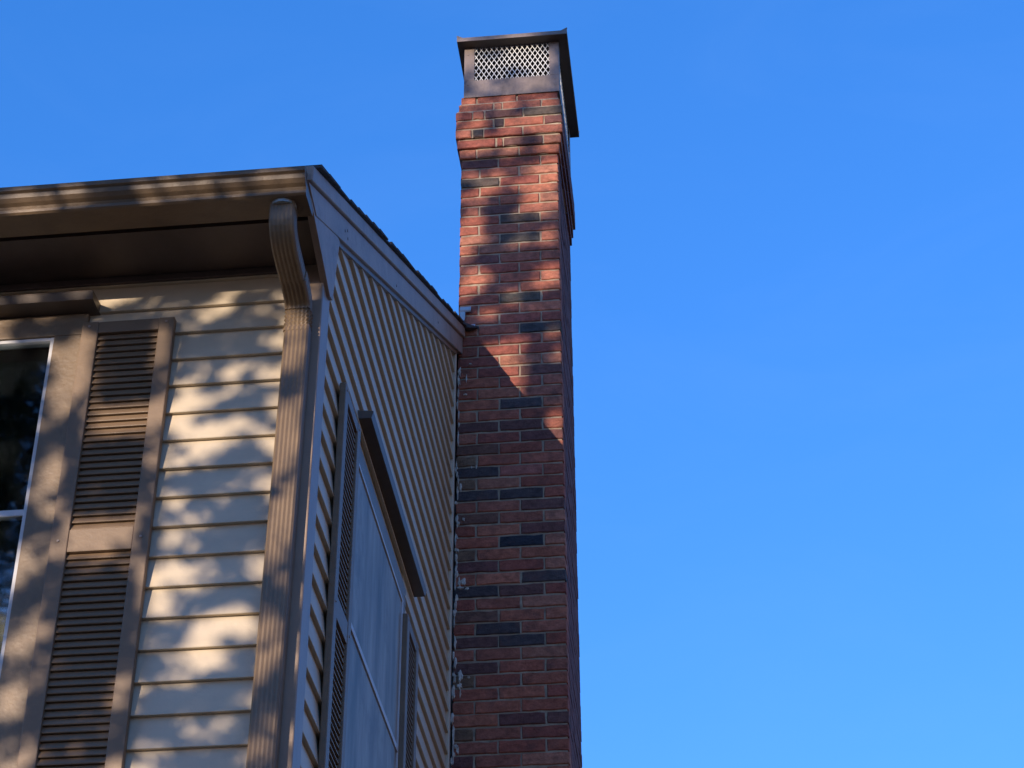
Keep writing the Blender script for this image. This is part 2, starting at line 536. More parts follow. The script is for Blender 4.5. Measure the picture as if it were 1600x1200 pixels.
# windows ---------------------------------------------------------------
def window(fr, win, room, crown_x, crown_d, cas, zmid, fv, pv, cv):
    u0, u1, z0, z1 = win
    mid = zmid
    mb = MB()                                  # flat casing boards
    fbox(mb, fr, u0 - cas[0], u0, -0.02, cv, z0 - 0.06, z1)
    fbox(mb, fr, u1, u1 + cas[1], -0.02, cv, z0 - 0.06, z1)
    fbox(mb, fr, u0 - cas[0], u1 + cas[1], -0.02, cv + 0.0005, z1, z1 + 0.082)
    wn_ = mb.build('window', M['trim'], house, bevel=0.003)
    mb = MB()
    fbox(mb, fr, u0 - cas[0], u1 + cas[1], -0.02, 0.045, z0 - 0.10, z0 - 0.061)
    mb.build('sill', M['trim'], wn_, bevel=0.003)
    mb = MB()                                  # drip crown with a bevelled nose
    d = crown_d
    fprism(mb, fr, [(-0.001, 5.394), (d * 0.90, 5.394), (d * 0.92, 5.398), (d, 5.416), (d, 5.422), (-0.001, 5.430)], crown_x[0], crown_x[1])
    mb.build('crown', M['crown'], wn_)
    t = 0.0125
    mb = MB()                                  # white storm frame
    fbox(mb, fr, u0, u0 + t, -0.012, fv, z0, z1)
    fbox(mb, fr, u1 - t, u1, -0.012, fv, z0, z1)
    fbox(mb, fr, u0 + t, u1 - t, -0.012, fv - 0.0005, z1 - t, z1)
    fbox(mb, fr, u0 + t, u1 - t, -0.012, fv - 0.0005, z0, z0 + t)
    mb.build('storm_frame', M['white'], wn_, bevel=0.002)
    mb = MB()
    fbox(mb, fr, u0 + t, u1 - t, -0.010, pv + 0.006, mid - 0.011, mid + 0.011)
    mb.build('meeting_rail', M['white'], wn_, bevel=0.002)
    for a, b in ((z0 + t, mid - 0.011), (mid + 0.011, z1 - t)):
        mb = MB()
        fbox(mb, fr, u0 + t, u1 - t, pv - 0.004, pv, a, b)
        mb.build('pane', M['glass'] if room == 'dark' else M['screen'], wn_)
    for i, (a, b) in enumerate(((z0 + t, mid), (mid, z1 - 0.03))):      # wooden sashes behind
        v0 = -0.075 if i else -0.115
        mb = MB()
        fbox(mb, fr, u0 + t, u0 + 0.075, v0, v0 + 0.035, a, b)
        fbox(mb, fr, u1 - 0.088, u1 - t, v0, v0 + 0.035, a, b)
        fbox(mb, fr, u0 + 0.075, u1 - 0.088, v0, v0 + 0.034, b - 0.045, b)
        fbox(mb, fr, u0 + 0.075, u1 - 0.088, v0, v0 + 0.034, a, a + 0.045)
        mb.build('sash', M['sash'], wn_)
    mb = MB()                                  # jamb lining and the dark room behind
    fbox(mb, fr, u0 - 0.01, u0 - 0.0005, -0.135, -0.021, z0, z1)
    fbox(mb, fr, u1 + 0.0005, u1 + 0.01, -0.135, -0.021, z0, z1)
    fbox(mb, fr, u0 - 0.3, u1 + 0.3, -1.6, -1.58, z0 - 0.3, z1 + 0.3)
    fbox(mb, fr, u0 - 0.3, u1 + 0.3, -1.6, -0.145, z1 + 0.3, z1 + 0.32)
    fbox(mb, fr, u0 - 0.3, u1 + 0.3, -1.6, -0.145, z0 - 0.32, z0 - 0.3)
    fbox(mb, fr, u0 - 0.32, u0 - 0.3, -1.6, -0.145, z0 - 0.3, z1 + 0.3)
    fbox(mb, fr, u1 + 0.3, u1 + 0.32, -1.6, -0.145, z0 - 0.3, z1 + 0.3)
    mb.build('room', M['interior'], wn_)
    return wn_
window(FRONT, WIN_F, 'dark', (-1.84, -0.709), 0.100, (0.10, 0.104), 4.666, 0.015, 0.0, 0.022)
window(SIDE, WIN_S, 'film', (0.682, 1.985), 0.064, (0.04, 0.07), 4.615, 0.0155, 0.009, 0.012)

# shutters --------------------------------------------------------------
def shutter(fr, u0, u1, ztop, zbot, zm0, zm1, v0, v1, stile, rail, slat_me):
    su0, su1 = stile
    mb = MB()
    fbox(mb, fr, u0 + 0.004, u1 - 0.004, v0, v0 + 0.003, zbot + 0.004, ztop - 0.004)
    sh = mb.build('shutter', M['shutter'], house)
    for a, b in ((u0, u0 + su0), (u1 - su1, u1)):
        mb = MB()
        fbox(mb, fr, a, b, v0, v1, zbot, ztop)
        mb.build('stile', M['shutter'], sh, bevel=0.003)
    for a, b in ((ztop - rail, ztop - 0.0005), (zm0, zm1), (zbot + 0.0005, zbot + rail)):
        mb = MB()
        fbox(mb, fr, u0 + su0, u1 - su1, v0 + 0.001, v1 - 0.002, a, b)
        mb.build('rail', M['shutter'], sh, bevel=0.002)
    for lo, hi in ((zm1, ztop - rail), (zbot + rail, zm0)):
        n = int(round((hi - lo) / 0.0240))
        p = (hi - lo) / n
        for i in range(n):
            if slat_me[0] is None:
                mb = MB()
                vb, vt = v1 - 0.007, v1 - 0.017
                fprism(mb, fr, [(vt, p), (vb, 0.0045), (vb - 0.001, 0.002), (vt - 0.004, 0.002), (vt - 0.006, p)], u0 + su0, u1 - su1)
                slat_me[0] = mb.mesh('slat', M['shutter'])
                slat_me[1] = u0 + su0
            off = fr(u0 + su0 - slat_me[1], 0, lo + i * p)
            place('slat', slat_me[0], sh, (off[0] if fr is FRONT else 0, off[1] if fr is SIDE else 0, off[2]))
    for z in (ztop - 0.018, (zm0 + zm1) / 2, zbot + 0.018):
        for u in (u0 + su0 * 0.45, u1 - su1 * 0.5):
            mb = MB()
            c = Vector(fr(u, v1, z))
            d = Vector(fr(u, v1 + 0.003, z))
            mb.tube([c - (d - c), d], [0.0055, 0.004], 8)
            mb.build('screw', M['screw'], sh)
    return sh
front_slat = [None, 0.0]
shutter(FRONT, -0.749, -0.450, 5.340, 3.735, 4.500, 4.576, 0.0145, 0.041, (0.054, 0.050), 0.044, front_slat)
shutter(FRONT, -2.10, -1.805, 5.340, 3.735, 4.500, 4.576, 0.0145, 0.041, (0.054, 0.050), 0.044, front_slat)
side_slat = [None, 0.0]
shutter(SIDE, 0.333, 0.620, 5.307, 3.70, 4.467, 4.543, 0.0140, 0.036, (0.05, 0.05), 0.044, side_slat)
shutter(SIDE, 1.716, 2.003, 5.180, 3.66, 4.38, 4.456, 0.0140, 0.036, (0.05, 0.05), 0.044, side_slat)

# rake boards -----------------------------------------------------------
def rake(mb, x0, x1, y0, y1, lo, hi):
    """board along the roof slope between heights lo(y)..hi(y)"""
    mb.loft([[(x, y0, lo(y0)), (x, y1, lo(y1)), (x, y1, hi(y1)), (x, y0, hi(y0))] for x in (x0, x1)])
YJ = 3.150
mb = MB()
mb.loft([[(x, y, z) for y, z in ((-0.245, rake_bot(-0.245) + 0.004), (YJ, rake_bot(YJ) + 0.004), (YJ, rake_bot(YJ) + 0.104), (-0.384, rake_bot(-0.384) + 0.104), (-0.372, rake_bot(-0.384) + 0.104))] for x in (-0.002, 0.034)])
mb.build('rake_board', M['rake'], house, bevel=0.003)
mb = MB()
rake(mb, -0.002, 0.047, -0.386, YJ, lambda y: rake_bot(y) + 0.106, lambda y: roof_top(y) - 0.012)
mb.build('rake_moulding', M['rake'], house, bevel=0.005)
mb = MB()
rake(mb, -0.002, 0.020, 0.125, 3.05, lambda y: rake_bot(y) - 0.016, lambda y: rake_bot(y) + 0.003)
mb.build('siding_channel', M['trim'], house)
for y, dz in ((0.185, 0.052), (0.235, 0.030), (0.222, 0.062), (2.31, 0.05), (1.2, 0.03)):
    mb = MB()
    zc = rake_bot(y) + dz
    mb.tube([(0.0335, y, zc), (0.0355, y, zc)], [0.006, 0.005], 8)
    mb.build('nail', M['soffit'], house)
# end panel closing the eave
mb = MB()
mb.loft([[(x, y, z) for y, z in ((-0.355, 5.572), (-0.30, 5.540), (0.035, 5.437), (0.078, 5.452), (0.131, 5.738), (-0.20, rake_bot(-0.2) + 0.101), (-0.378, rake_bot(-0.378) + 0.100))] for x in (0.008, 0.030)])
mb.build('eave_return', M['rake'], house, bevel=0.002)

# roof: deck and lapped shingle rows ------------------------------------
mb = MB()
mb.loft([[(x, -0.33, roof_top(-0.33) - 0.016), (x, RIDGE, roof_top(RIDGE) - 0.012), (x, RIDGE, roof_top(RIDGE) - 0.03), (x, -0.33, roof_top(-0.33) - 0.032)] for x in (XL - 0.05, 0.040)])
mb.loft([[(x, RIDGE, roof_top(RIDGE) - 0.012), (x, YB + 0.4, roof_top(-0.40) - 0.012), (x, YB + 0.4, roof_top(-0.40) - 0.03), (x, RIDGE, roof_top(RIDGE) - 0.03)] for x in (XL - 0.05, -0.04)])
roof = mb.build('roof', M['soffit'], house)
n = 31
for i in range(n):
    y0 = -0.345 + (RIDGE + 0.345) * i / n
    y1 = -0.345 + (RIDGE + 0.345) * min(i + 1.35, n) / n
    th = 0.003
    xr = 0.058 + random.uniform(-0.005, 0.006)
    if y0 > 3.10:
        xr = -0.004
    mb = MB()
    za = roof_top(y0)
    mb.loft([[(x, y0, za - 0.010), (x, y1, roof_top(y1) - 0.009), (x, y1, roof_top(y1) - 0.004), (x, y0, za + th)] for x in (XL - 0.07, xr)])
    mb.build('shingle_row', M['shingle'], roof)
    mb = MB()
    yb0, yb1 = 2 * RIDGE - y0, 2 * RIDGE - y1
    mb.loft([[(x, yb0, za - 0.008), (x, yb1, roof_top(y1) - 0.009), (x, yb1, roof_top(y1) - 0.004), (x, yb0, za + th)] for x in (XL - 0.07, -0.004 if 2 * RIDGE - y0 < 4.05 else 0.05)])
    mb.build('shingle_row', M['shingle'], roof)

# ------------------------------------------------------------------ chimney
YC, DEP = 3.156, 0.80
CX0, CX1 = 0.010, 0.536
PITCH = 0.06551
Z0 = 7.716                       # top of course 0
def ztop(c):
    return Z0 - c * PITCH
BASE_C = 112
chimney = thing('chimney', 'tall red brick chimney with dark burnt bricks rising beside the gable wall', 'chimney', ((CX0 + CX1) / 2, YC + DEP / 2, 0))
# corbel: how far each of the top courses steps out
STEP = {-16: 0.010, -17: 0.020, -18: 0.030, -19: 0.030, -20: 0.030, -21: 0.016, -22: 0.004}
def step(c):
    return STEP.get(c, 0.0)
J = 0.0085                        # mortar joint
REC = 0.0065
mb = MB()
runs = [(BASE_C, -15)] + [(c, c) for c in range(-16, -23, -1)]
for lo, hi in runs:
    s = step(hi) - REC
    up_ = -0.0005 if hi == -22 else J / 2 + 0.0005
    dn_ = 0.0 if lo == BASE_C else J / 2 + 0.0008
    mb.box(CX0 - s, CX1 + s, YC - s, YC + DEP + s, ztop(lo) - PITCH + dn_, ztop(hi) + up_)
core = mb.build('mortar', M['mortar'], chimney)

def brick_mesh(w, d, h, seed):
    """brick with chamfered, slightly uneven front edges; front at y=0, origin bottom left front"""
    r = random.Random(seed)
    c = 0.0032
    j = lambda a=0.0016: r.uniform(-a, a)
    nl = 5 if w > 0.15 else 3
    ring = [(w * i / nl, 0) for i in range(nl)] + [(w, h * i / 2) for i in range(2)] + [(w - w * i / nl, h) for i in range(nl)] + [(0, h - h * i / 2) for i in range(2)]
    n = len(ring)
    vs, inner_, back_ = [], [], []
    for (x, z) in ring:
        corner = (x in (0, w)) and (z in (0, h))
        e = r.uniform(0, 0.0030) if r.random() < 0.16 else 0.0
        jx, jz = j(), j()
        sx = 1 if x < w / 2 else -1
        sz = 1 if z < h / 2 else -1
        cx_ = (c + e) * (sx if x in (0, w) else 0)
        cz_ = (c + e) * (sz if z in (0, h) else 0)
        if corner:
            cx_ *= 1.4
            cz_ *= 1.4
        vs.append((x + jx + e * (sx if x in (0, w) else 0), c + 0.0012, z + jz + e * (sz if z in (0, h) else 0)))
        inner_.append((x + jx + cx_, j(0.0009), z + jz + cz_))
        back_.append((x, d, z))
    vs = vs + inner_ + back_
    fs = [tuple(range(n, 2 * n))]
    for i in range(n):
        k = (i + 1) % n
        fs.append((i, k, n + k, n + i))
        fs.append((2 * n + i, 2 * n + k, k, i))
    mbb = MB()
    mbb.add(vs, fs)
    return mbb.mesh('brick', M['brick'])
_bm = {}
def get_brick(w, d):
    key = (round(w, 3), round(d, 3))
    var = random.randrange(7)
    if (key, var) not in _bm:
        _bm[(key, var)] = brick_mesh(w, d, PITCH - J, hash((key, var)) & 0xffff)
    return _bm[(key, var)]

REDS = [(0.377, 0.131, 0.079), (0.343, 0.114, 0.072), (0.3, 0.095, 0.062), (0.418, 0.156, 0.095), (0.326, 0.12, 0.079), (0.269, 0.086, 0.061), (0.367, 0.156, 0.1)]
DARK = (0.078, 0.064, 0.064)
MID = (0.150, 0.074, 0.062)
# burnt bricks seen on the front face: (course, index in course)
BURNT = {(24, 2): DARK, (25, 0): DARK, (25, 1): MID, (28, 1): DARK, (29, 0): MID, (29, 1): DARK, (31, 0): MID, (15, 0): DARK, (17, 0): DARK, (17, 1): DARK,
         (18, 2): MID, (21, 1): (0.040, 0.044, 0.056), (11, 0): MID, (11, 1): MID, (9, 1): DARK, (6, 2): MID, (2, 2): (0.055, 0.055, 0.056), (-1, 1): (0.085, 0.075, 0.06), (-13, 0): (0.10, 0.08, 0.066), (-9, 1): (0.092, 0.072, 0.060),
         (-7, 1): (0.080, 0.068, 0.058), (35, 2): MID, (-20, 2): MID, (-20, 3): (0.10, 0.08, 0.065), (-19, 1): (0.075, 0.055, 0.055), (-18, 1): (0.07, 0.06, 0.055), (-17, 2): MID, (-10, 1): MID,
         (15, 1): (0.33, 0.12, 0.09), (47, 1): DARK, (52, 0): DARK, (44, 2): MID}
TAN = (0.19, 0.115, 0.07)
for cc in (13, 14, 19, 27, 32, 36, 16, 22):
    BURNT[(cc, 0)] = TAN if cc % 2 == 0 else (0.17, 0.085, 0.06)

def joints(c):
    """interior joint positions as fractions of the face width"""
    special = {-22: [0.16, 0.58], -21: [0.345, 0.435, 0.82], -20: [0.16, 0.27, 0.635], -19: [0.355, 0.455, 0.83], -18: [0.155, 0.265, 0.63],
               -17: [0.375, 0.445, 0.83], -16: [0.175, 0.60], -15: [0.385, 0.82]}
    if c in special:
        return special[c]
    return [0.193, 0.596] if c % 2 == 0 else [0.400, 0.808]

FRONT_LAST = 58                   # lower courses are out of the picture
lower = MB()
cnt = 0
brick_h = PITCH - J
for c in range(-22, BASE_C + 1):
    s = step(c)
    x0, x1 = CX0 - s, CX1 + s
    js = [0.0] + joints(c) + [1.0]
    zb = ztop(c) - PITCH + J / 2
    tilt = 0.0
    for i in range(len(js) - 1):
        a = x0 + (x1 - x0) * js[i] + (J / 2 if i else 0)
        b = x0 + (x1 - x0) * js[i + 1] - (J / 2 if i < len(js) - 2 else 0)
        jit = random.uniform(-0.0018, 0.0018)
        a += jit if i else 0
        d = 0.10
        if i in (0, len(js) - 2) and c % 2:
            d = 0.10
        if c > FRONT_LAST:
            lower.box(a, b, YC - s, YC - s + 0.06, zb, zb + brick_h)
            continue
        o = place('brick', get_brick(b - a, d), chimney, (a, YC - s + random.uniform(-0.0018, 0.0012), zb + random.uniform(-0.001, 0.001)))
        o.rotation_euler = (random.uniform(-0.008, 0.008), random.uniform(-0.004, 0.004), random.uniform(-0.006, 0.006))
        colr = BURNT.get((c, i))
        if colr is None:
            colr = random.choice(REDS)
            if random.random() < 0.05:
                colr = (0.16, 0.07, 0.06)
        f = random.uniform(0.9, 1.1)
        o.color = (colr[0] * f, colr[1] * f, colr[2] * f, 1)
        cnt += 1
# return faces: bricks a few pixels wide, joined
side = MB()
def rbox(mbx, x0, x1, y0, y1, z0, z1):
    j = lambda: random.uniform(-0.0015, 0.0015)
    mbx.box(x0 + j(), x1 + j(), y0, y1, z0 + j(), z1 + j())
for c in range(-22, BASE_C + 1):
    s = step(c)
    zb = ztop(c) - PITCH + J / 2
    zt = zb + brick_h
    y0, y1 = YC - s + 0.1015 + J, YC + DEP + s
    n = 4
    first = 0.10 if c % 2 else 0.20
    y = y0
    seg = first
    while y < y1 - 0.03:
        e = min(y + seg, y1)
        if y1 - e < 0.04:
            e = y1
        rbox(side, CX1 + s - 0.05, CX1 + s, y, e, zb, zt)
        if c < 6:
            rbox(side, CX0 - s, CX0 - s + 0.05, y, e, zb, zt)
        y = e + J
        seg = 0.2
    # rear face
    xs = [CX0 - s + 0.055, CX0 + 0.2, CX0 + 0.36, CX1 + s - 0.055]
    for i in range(3):
        rbox(side, xs[i] + J / 2, xs[i + 1] - J / 2, y1 - 0.05, y1 + 0.0008, zb, zt)
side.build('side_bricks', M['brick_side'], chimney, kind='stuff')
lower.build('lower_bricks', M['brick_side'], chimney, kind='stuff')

# pale sealant smeared down the joint with the siding
def smear(x, z, w, h, seed, t=0.006):
    r = random.Random(seed)
    n = 12
    ring0, ring1 = [], []
    for i in range(n):
        a = 2 * math.pi * i / n
        k = 1 + r.uniform(-0.4, 0.35)
        ring0.append((x + math.cos(a) * w * k, YC + 0.003, z + math.sin(a) * h * k))
        ring1.append((x + math.cos(a) * w * k * 0.6, YC - t * r.uniform(0.6, 1.2), z + math.sin(a) * h * k * 0.7))
    mbx = MB()
    mbx.loft([ring0, ring1])
    return mbx
SMEARS = [(0.045, 5.615, 0.012, 0.030), (0.043, 5.565, 0.014, 0.018), (0.047, 5.528, 0.004, 0.022), (0.085, 5.605, 0.008, 0.006), (0.032, 5.27, 0.016, 0.012), (0.038, 5.25, 0.007, 0.02), (0.022, 5.235, 0.006, 0.012),
          (0.052, 6.105, 0.016, 0.022), (0.040, 6.068, 0.028, 0.009), (0.035, 6.10, 0.009, 0.028), (0.072, 6.062, 0.012, 0.008),
          (0.11, 6.73, 0.004, 0.012), (0.085, 6.73, 0.004, 0.012), (0.05, 6.44, 0.007, 0.012), (0.025, 6.42, 0.012, 0.01), (0.033, 6.62, 0.007, 0.02),
          (0.055, 7.26, 0.004, 0.035), (0.05, 7.16, 0.012, 0.006), (0.075, 7.345, 0.010, 0.006)]
for i, (x, z, ww, hh) in enumerate(SMEARS):
    smear(x, z, ww, hh, i).build('sealant_smear', M['sealant'], chimney, smooth=False)
edge = MB()
z = 7.30
r = random.Random(5)
while z > 3.4:
    h = r.uniform(0.012, 0.045)
    if r.random() < 0.85:
        q = smear(0.014 + r.uniform(-0.004, 0.008), z, r.uniform(0.004, 0.010), h, int(z * 1000), 0.007)
        edge.add(q.v, q.f)
    z -= h * r.uniform(1.1, 2.0)
edge.build('sealant_bead', M['sealant'], chimney, kind='stuff')

# step flashing where the roof meets the brick
mb = MB()
mb.loft([[(x, y, z) for y, z in ((3.152, 7.700), (3.146, 7.700), (3.138, 7.672), (3.142, 7.665), (3.152, 7.668))] for x in (0.018, 0.074)])
mb.build('flashing', M['flashing'], chimney)
mb = MB()
mb.loft([[(0.016, y, 7.668), (0.046, y, 7.668), (0.044, y, 7.618), (0.034, y, 7.602), (0.022, y, 7.612)] for y in (3.141, 3.151)])
mb.build('flashing', M['flashing'], chimney)
mb = MB()
mb.loft([[(x, y, z) for y, z in ((3.150, 7.588), (3.128, 7.566), (3.126, 7.560), (3.150, 7.566))] for x in (0.058, 0.098)])
mb.build('flashing', M['white'], chimney)
mb = MB()
mb.loft([[(0.02, 3.10, 7.585), (0.075, 3.11, 7.56), (0.10, 3.12, 7.552), (0.098, 3.12, 7.545), (0.07, 3.11, 7.540), (0.02, 3.10, 7.545)], [(0.02, 3.152, 7.60), (0.075, 3.152, 7.575), (0.115, 3.152, 7.575), (0.118, 3.152, 7.565), (0.07, 3.152, 7.545), (0.02, 3.152, 7.55)]])
mb.build('flashing', M['shingle'], chimney)

# ------------------------------------------------------------------ metal chimney cap
CZ = ztop(-22)                    # top of the brickwork
sx0, sx1 = 0.020, 0.553
sy0, sy1 = YC - 0.012, YC + DEP - 0.03
sz0, sz1 = CZ - 0.012, 9.520
mz0 = 9.270
th = 0.004
mb = MB()
mb.box(sx0, sx1, sy0, sy0 + th, sz0, mz0)
mb.box(sx0, sx1, sy1 - th, sy1, sz0, mz0)
mb.box(sx0, sx0 + th, sy0 + th + 0.0003, sy1 - th - 0.0003, sz0, mz0)
mb.box(sx1 - th, sx1, sy0 + th + 0.0003, sy1 - th - 0.0003, sz0, mz0)
cap = mb.build('chimney_cap', M['bronze'], chimney, bevel=0.0012)
cap['label'] = 'dark bronze metal cap with mesh sides under a flat lid'
mb = MB()
mb.box(CX0 + 0.015, CX1 - 0.01, YC + 0.01, YC + DEP - 0.01, CZ + 0.001, CZ + 0.03)
mb.build('concrete_crown', M['concrete'], cap)
mb = MB()
mb.tube([(0.27, YC + 0.4, CZ + 0.03), (0.27, YC + 0.4, CZ + 0.12)], [0.12, 0.12], 20)
mb.build('flue_tile', M['clay'], cap)
def sheet(a, b, z0_, z1_, nm, face):
    mbx = MB()
    if face == 'front':
        mbx.box(a, b, sy0, sy0 + th, z0_, z1_)
    elif face == 'back':
        mbx.box(a, b, sy1 - th, sy1, z0_, z1_)
    elif face == 'left':
        mbx.box(sx0, sx0 + th, a, b, z0_, z1_)
    else:
        mbx.box(sx1 - th, sx1, a, b, z0_, z1_)
    mbx.build(nm, M['bronze'], cap, bevel=0.0015)
for face, a, b in (('front', sx0, sx1), ('back', sx0, sx1), ('left', sy0 + th + 0.001, sy1 - th - 0.001), ('right', sy0 + th + 0.001, sy1 - th - 0.001)):
    pw = 0.058
    sheet(a, a + pw, mz0 + 0.0005, sz1, 'post', face)
    sheet(b - pw + 0.004, b, mz0 + 0.0005, sz1, 'post', face)
    # expanded metal: crossing strands standing just behind the opening
    mbx = MB()
    A0, A1 = a + pw - 0.006, b - pw + 0.010
    Zb, Zt = mz0 - 0.006, sz1 - 0.002
    n = int(round((A1 - A0) / 0.0285))
    du = (A1 - A0) / n
    dzz = du * 1.85
    hh = Zt - Zb
    wd = 0.0030
    for sgn in (1, -1):
        kmax = n + int(hh / dzz) + 2
        for k in range(-int(hh / dzz) - 2, kmax):
            u_a = A0 + k * du
            # strand u = u_a + sgn*(z-Zb)*du/dzz, clipped to the opening
            pts = []
            zz0, zz1 = Zb, Zt
            slope_ = sgn * du / dzz
            def uz(zv):
                return u_a + slope_ * (zv - Zb)
            if slope_ > 0:
                zz0 = max(zz0, Zb + (A0 - u_a) / slope_)
                zz1 = min(zz1, Zb + (A1 - u_a) / slope_)
            else:
                zz0 = max(zz0, Zb + (A1 - u_a) / slope_)
                zz1 = min(zz1, Zb + (A0 - u_a) / slope_)
            if zz1 - zz0 < 0.004:
                continue
            dv = 0.0012 * sgn
            quad = []
            for zv in (zz0, zz1):
                for o_ in (-wd, wd):
                    for v_ in (0.0, 0.0016):
                        quad.append((uz(zv) + o_ * 0.72, v_, zv))
            def mp_(u_, v_, z_):
                if face == 'front':
                    return (u_, sy0 + th + 0.002 + dv + v_, z_)
                if face == 'back':
                    return (u_, sy1 - th - 0.004 + dv - v_, z_)
                if face == 'left':
                    return (sx0 + th + 0.002 + dv + v_, u_, z_)
                return (sx1 - th - 0.004 + dv - v_, u_, z_)
            vs = [mp_(*p_) for p_ in quad]
            mbx.add(vs, [(0, 2, 6, 4), (1, 5, 7, 3), (0, 4, 5, 1), (2, 3, 7, 6), (0, 1, 3, 2), (4, 6, 7, 5)])
    mbx.build('mesh_screen', M['mesh'], cap)
mb = MB()
for u in (sx0 + 0.022, sx1 - 0.022):
    for z_ in (sz0 + 0.05, mz0 - 0.03, sz1 - 0.05):
        mb.tube([(u, sy0 - 0.002, z_), (u, sy0 + 0.002, z_)], [0.006, 0.006], 8)
mb.build('rivets', M['bronze'], cap)
# lid: sheet with turned down rim and small raised corner seams
lx0, lx1, ly0, ly1 = -0.012, 0.602, YC - 0.068, YC + DEP + 0.0
mb = MB()
mb.box(lx0, lx1, ly0, ly1, 9.5205, 9.5245)
rw = 0.004
lid = mb.build('lid', M['lid'], cap)
mb = MB()
mb.box(lx0, lx1, ly0 - rw, ly0 - 0.0002, 9.519, 9.546)
mb.box(lx0, lx1, ly1 + 0.0002, ly1 + rw, 9.519, 9.546)
mb.box(lx0 - rw, lx0 - 0.0002, ly0 - rw, ly1 + rw, 9.519, 9.546)
mb.box(lx1 + 0.0002, lx1 + rw, ly0 - rw, ly1 + rw, 9.519, 9.546)
mb.build('lid_rim', M['bronze'], cap)
mb = MB()
for x, sg in ((lx0, 1), (lx1, -1)):
    for y, sy in ((ly0, 1), (ly1, -1)):
        mb.loft([[(x - sg * 0.004, y - sy * 0.004, 9.546), (x + sg * 0.03, y - sy * 0.004, 9.546), (x + sg * 0.004, y - sy * 0.004, 9.562), (x - sg * 0.006, y - sy * 0.004, 9.566)],
                 [(x - sg * 0.004, y, 9.546), (x + sg * 0.03, y, 9.546), (x + sg * 0.004, y, 9.562), (x - sg * 0.006, y, 9.566)]])
mb.build('corner_seam', M['bronze'], cap)
mb = MB()
cx, cy = (lx0 + lx1) / 2, (ly0 + ly1) / 2
mb.add([(lx0, ly0, 9.526), (lx1, ly0, 9.526), (lx1, ly1, 9.526), (lx0, ly1, 9.526), (cx, cy, 9.545)], [(0, 1, 4), (1, 2, 4), (2, 3, 4), (3, 0, 4), (3, 2, 1, 0)])
mb.build('lid_top', M['lid'], cap)

# ------------------------------------------------------------------ unseen house added on the right to bounce warm light onto the gable
bounce_house = thing('house', 'unseen pale two storey house added right of the chimney to bounce warm light', 'house', (8.5, 0, 0))
mb = MB()
mb.box(8.5, 15.0, -9.0, 9.0, 3.301, 6.6)
mb.loft([[(8.5, y, 6.6), (15.0, y, 6.6), (11.75, y, 9.2)] for y in (-9.0, 9.0)])
mb.build('wall', M['siding'], bounce_house)
mb = MB()
mb.box(8.52, 14.98, -8.98, 8.98, 0, 3.3)
mb.build('added_brick_base', M['brick_side'], bounce_house)  # dark ground floor added to cut warm bounce from below
mb = MB()
mb.loft([[(8.15, y, 6.38), (11.75, y, 9.26), (15.35, y, 6.38), (15.35, y, 6.52), (11.75, y, 9.42), (8.15, y, 6.52)] for y in (-9.3, 9.3)])
mb.build('roof', M['shingle'], bounce_house)
for y in (-7.0, -3.5, 3.5, 7.0):
    for z_ in (1.0, 3.9):
        mb = MB()
        for a, b, c, d in ((y - 0.55, y + 0.55, z_ - 0.1, z_), (y - 0.55, y + 0.55, z_ + 1.4, z_ + 1.5), (y - 0.55, y - 0.45, z_, z_ + 1.4), (y + 0.45, y + 0.55, z_, z_ + 1.4), (y - 0.45, y + 0.45, z_ + 0.67, z_ + 0.73)):
            mb.box(8.44, 8.499, a, b, c, d)
        wf = mb.build('window', M['white'], bounce_house)
        mb = MB()
        mb.box(8.47, 8.48, y - 0.45, y + 0.45, z_, z_ + 1.4)
        mb.build('pane', M['screen'], wf)

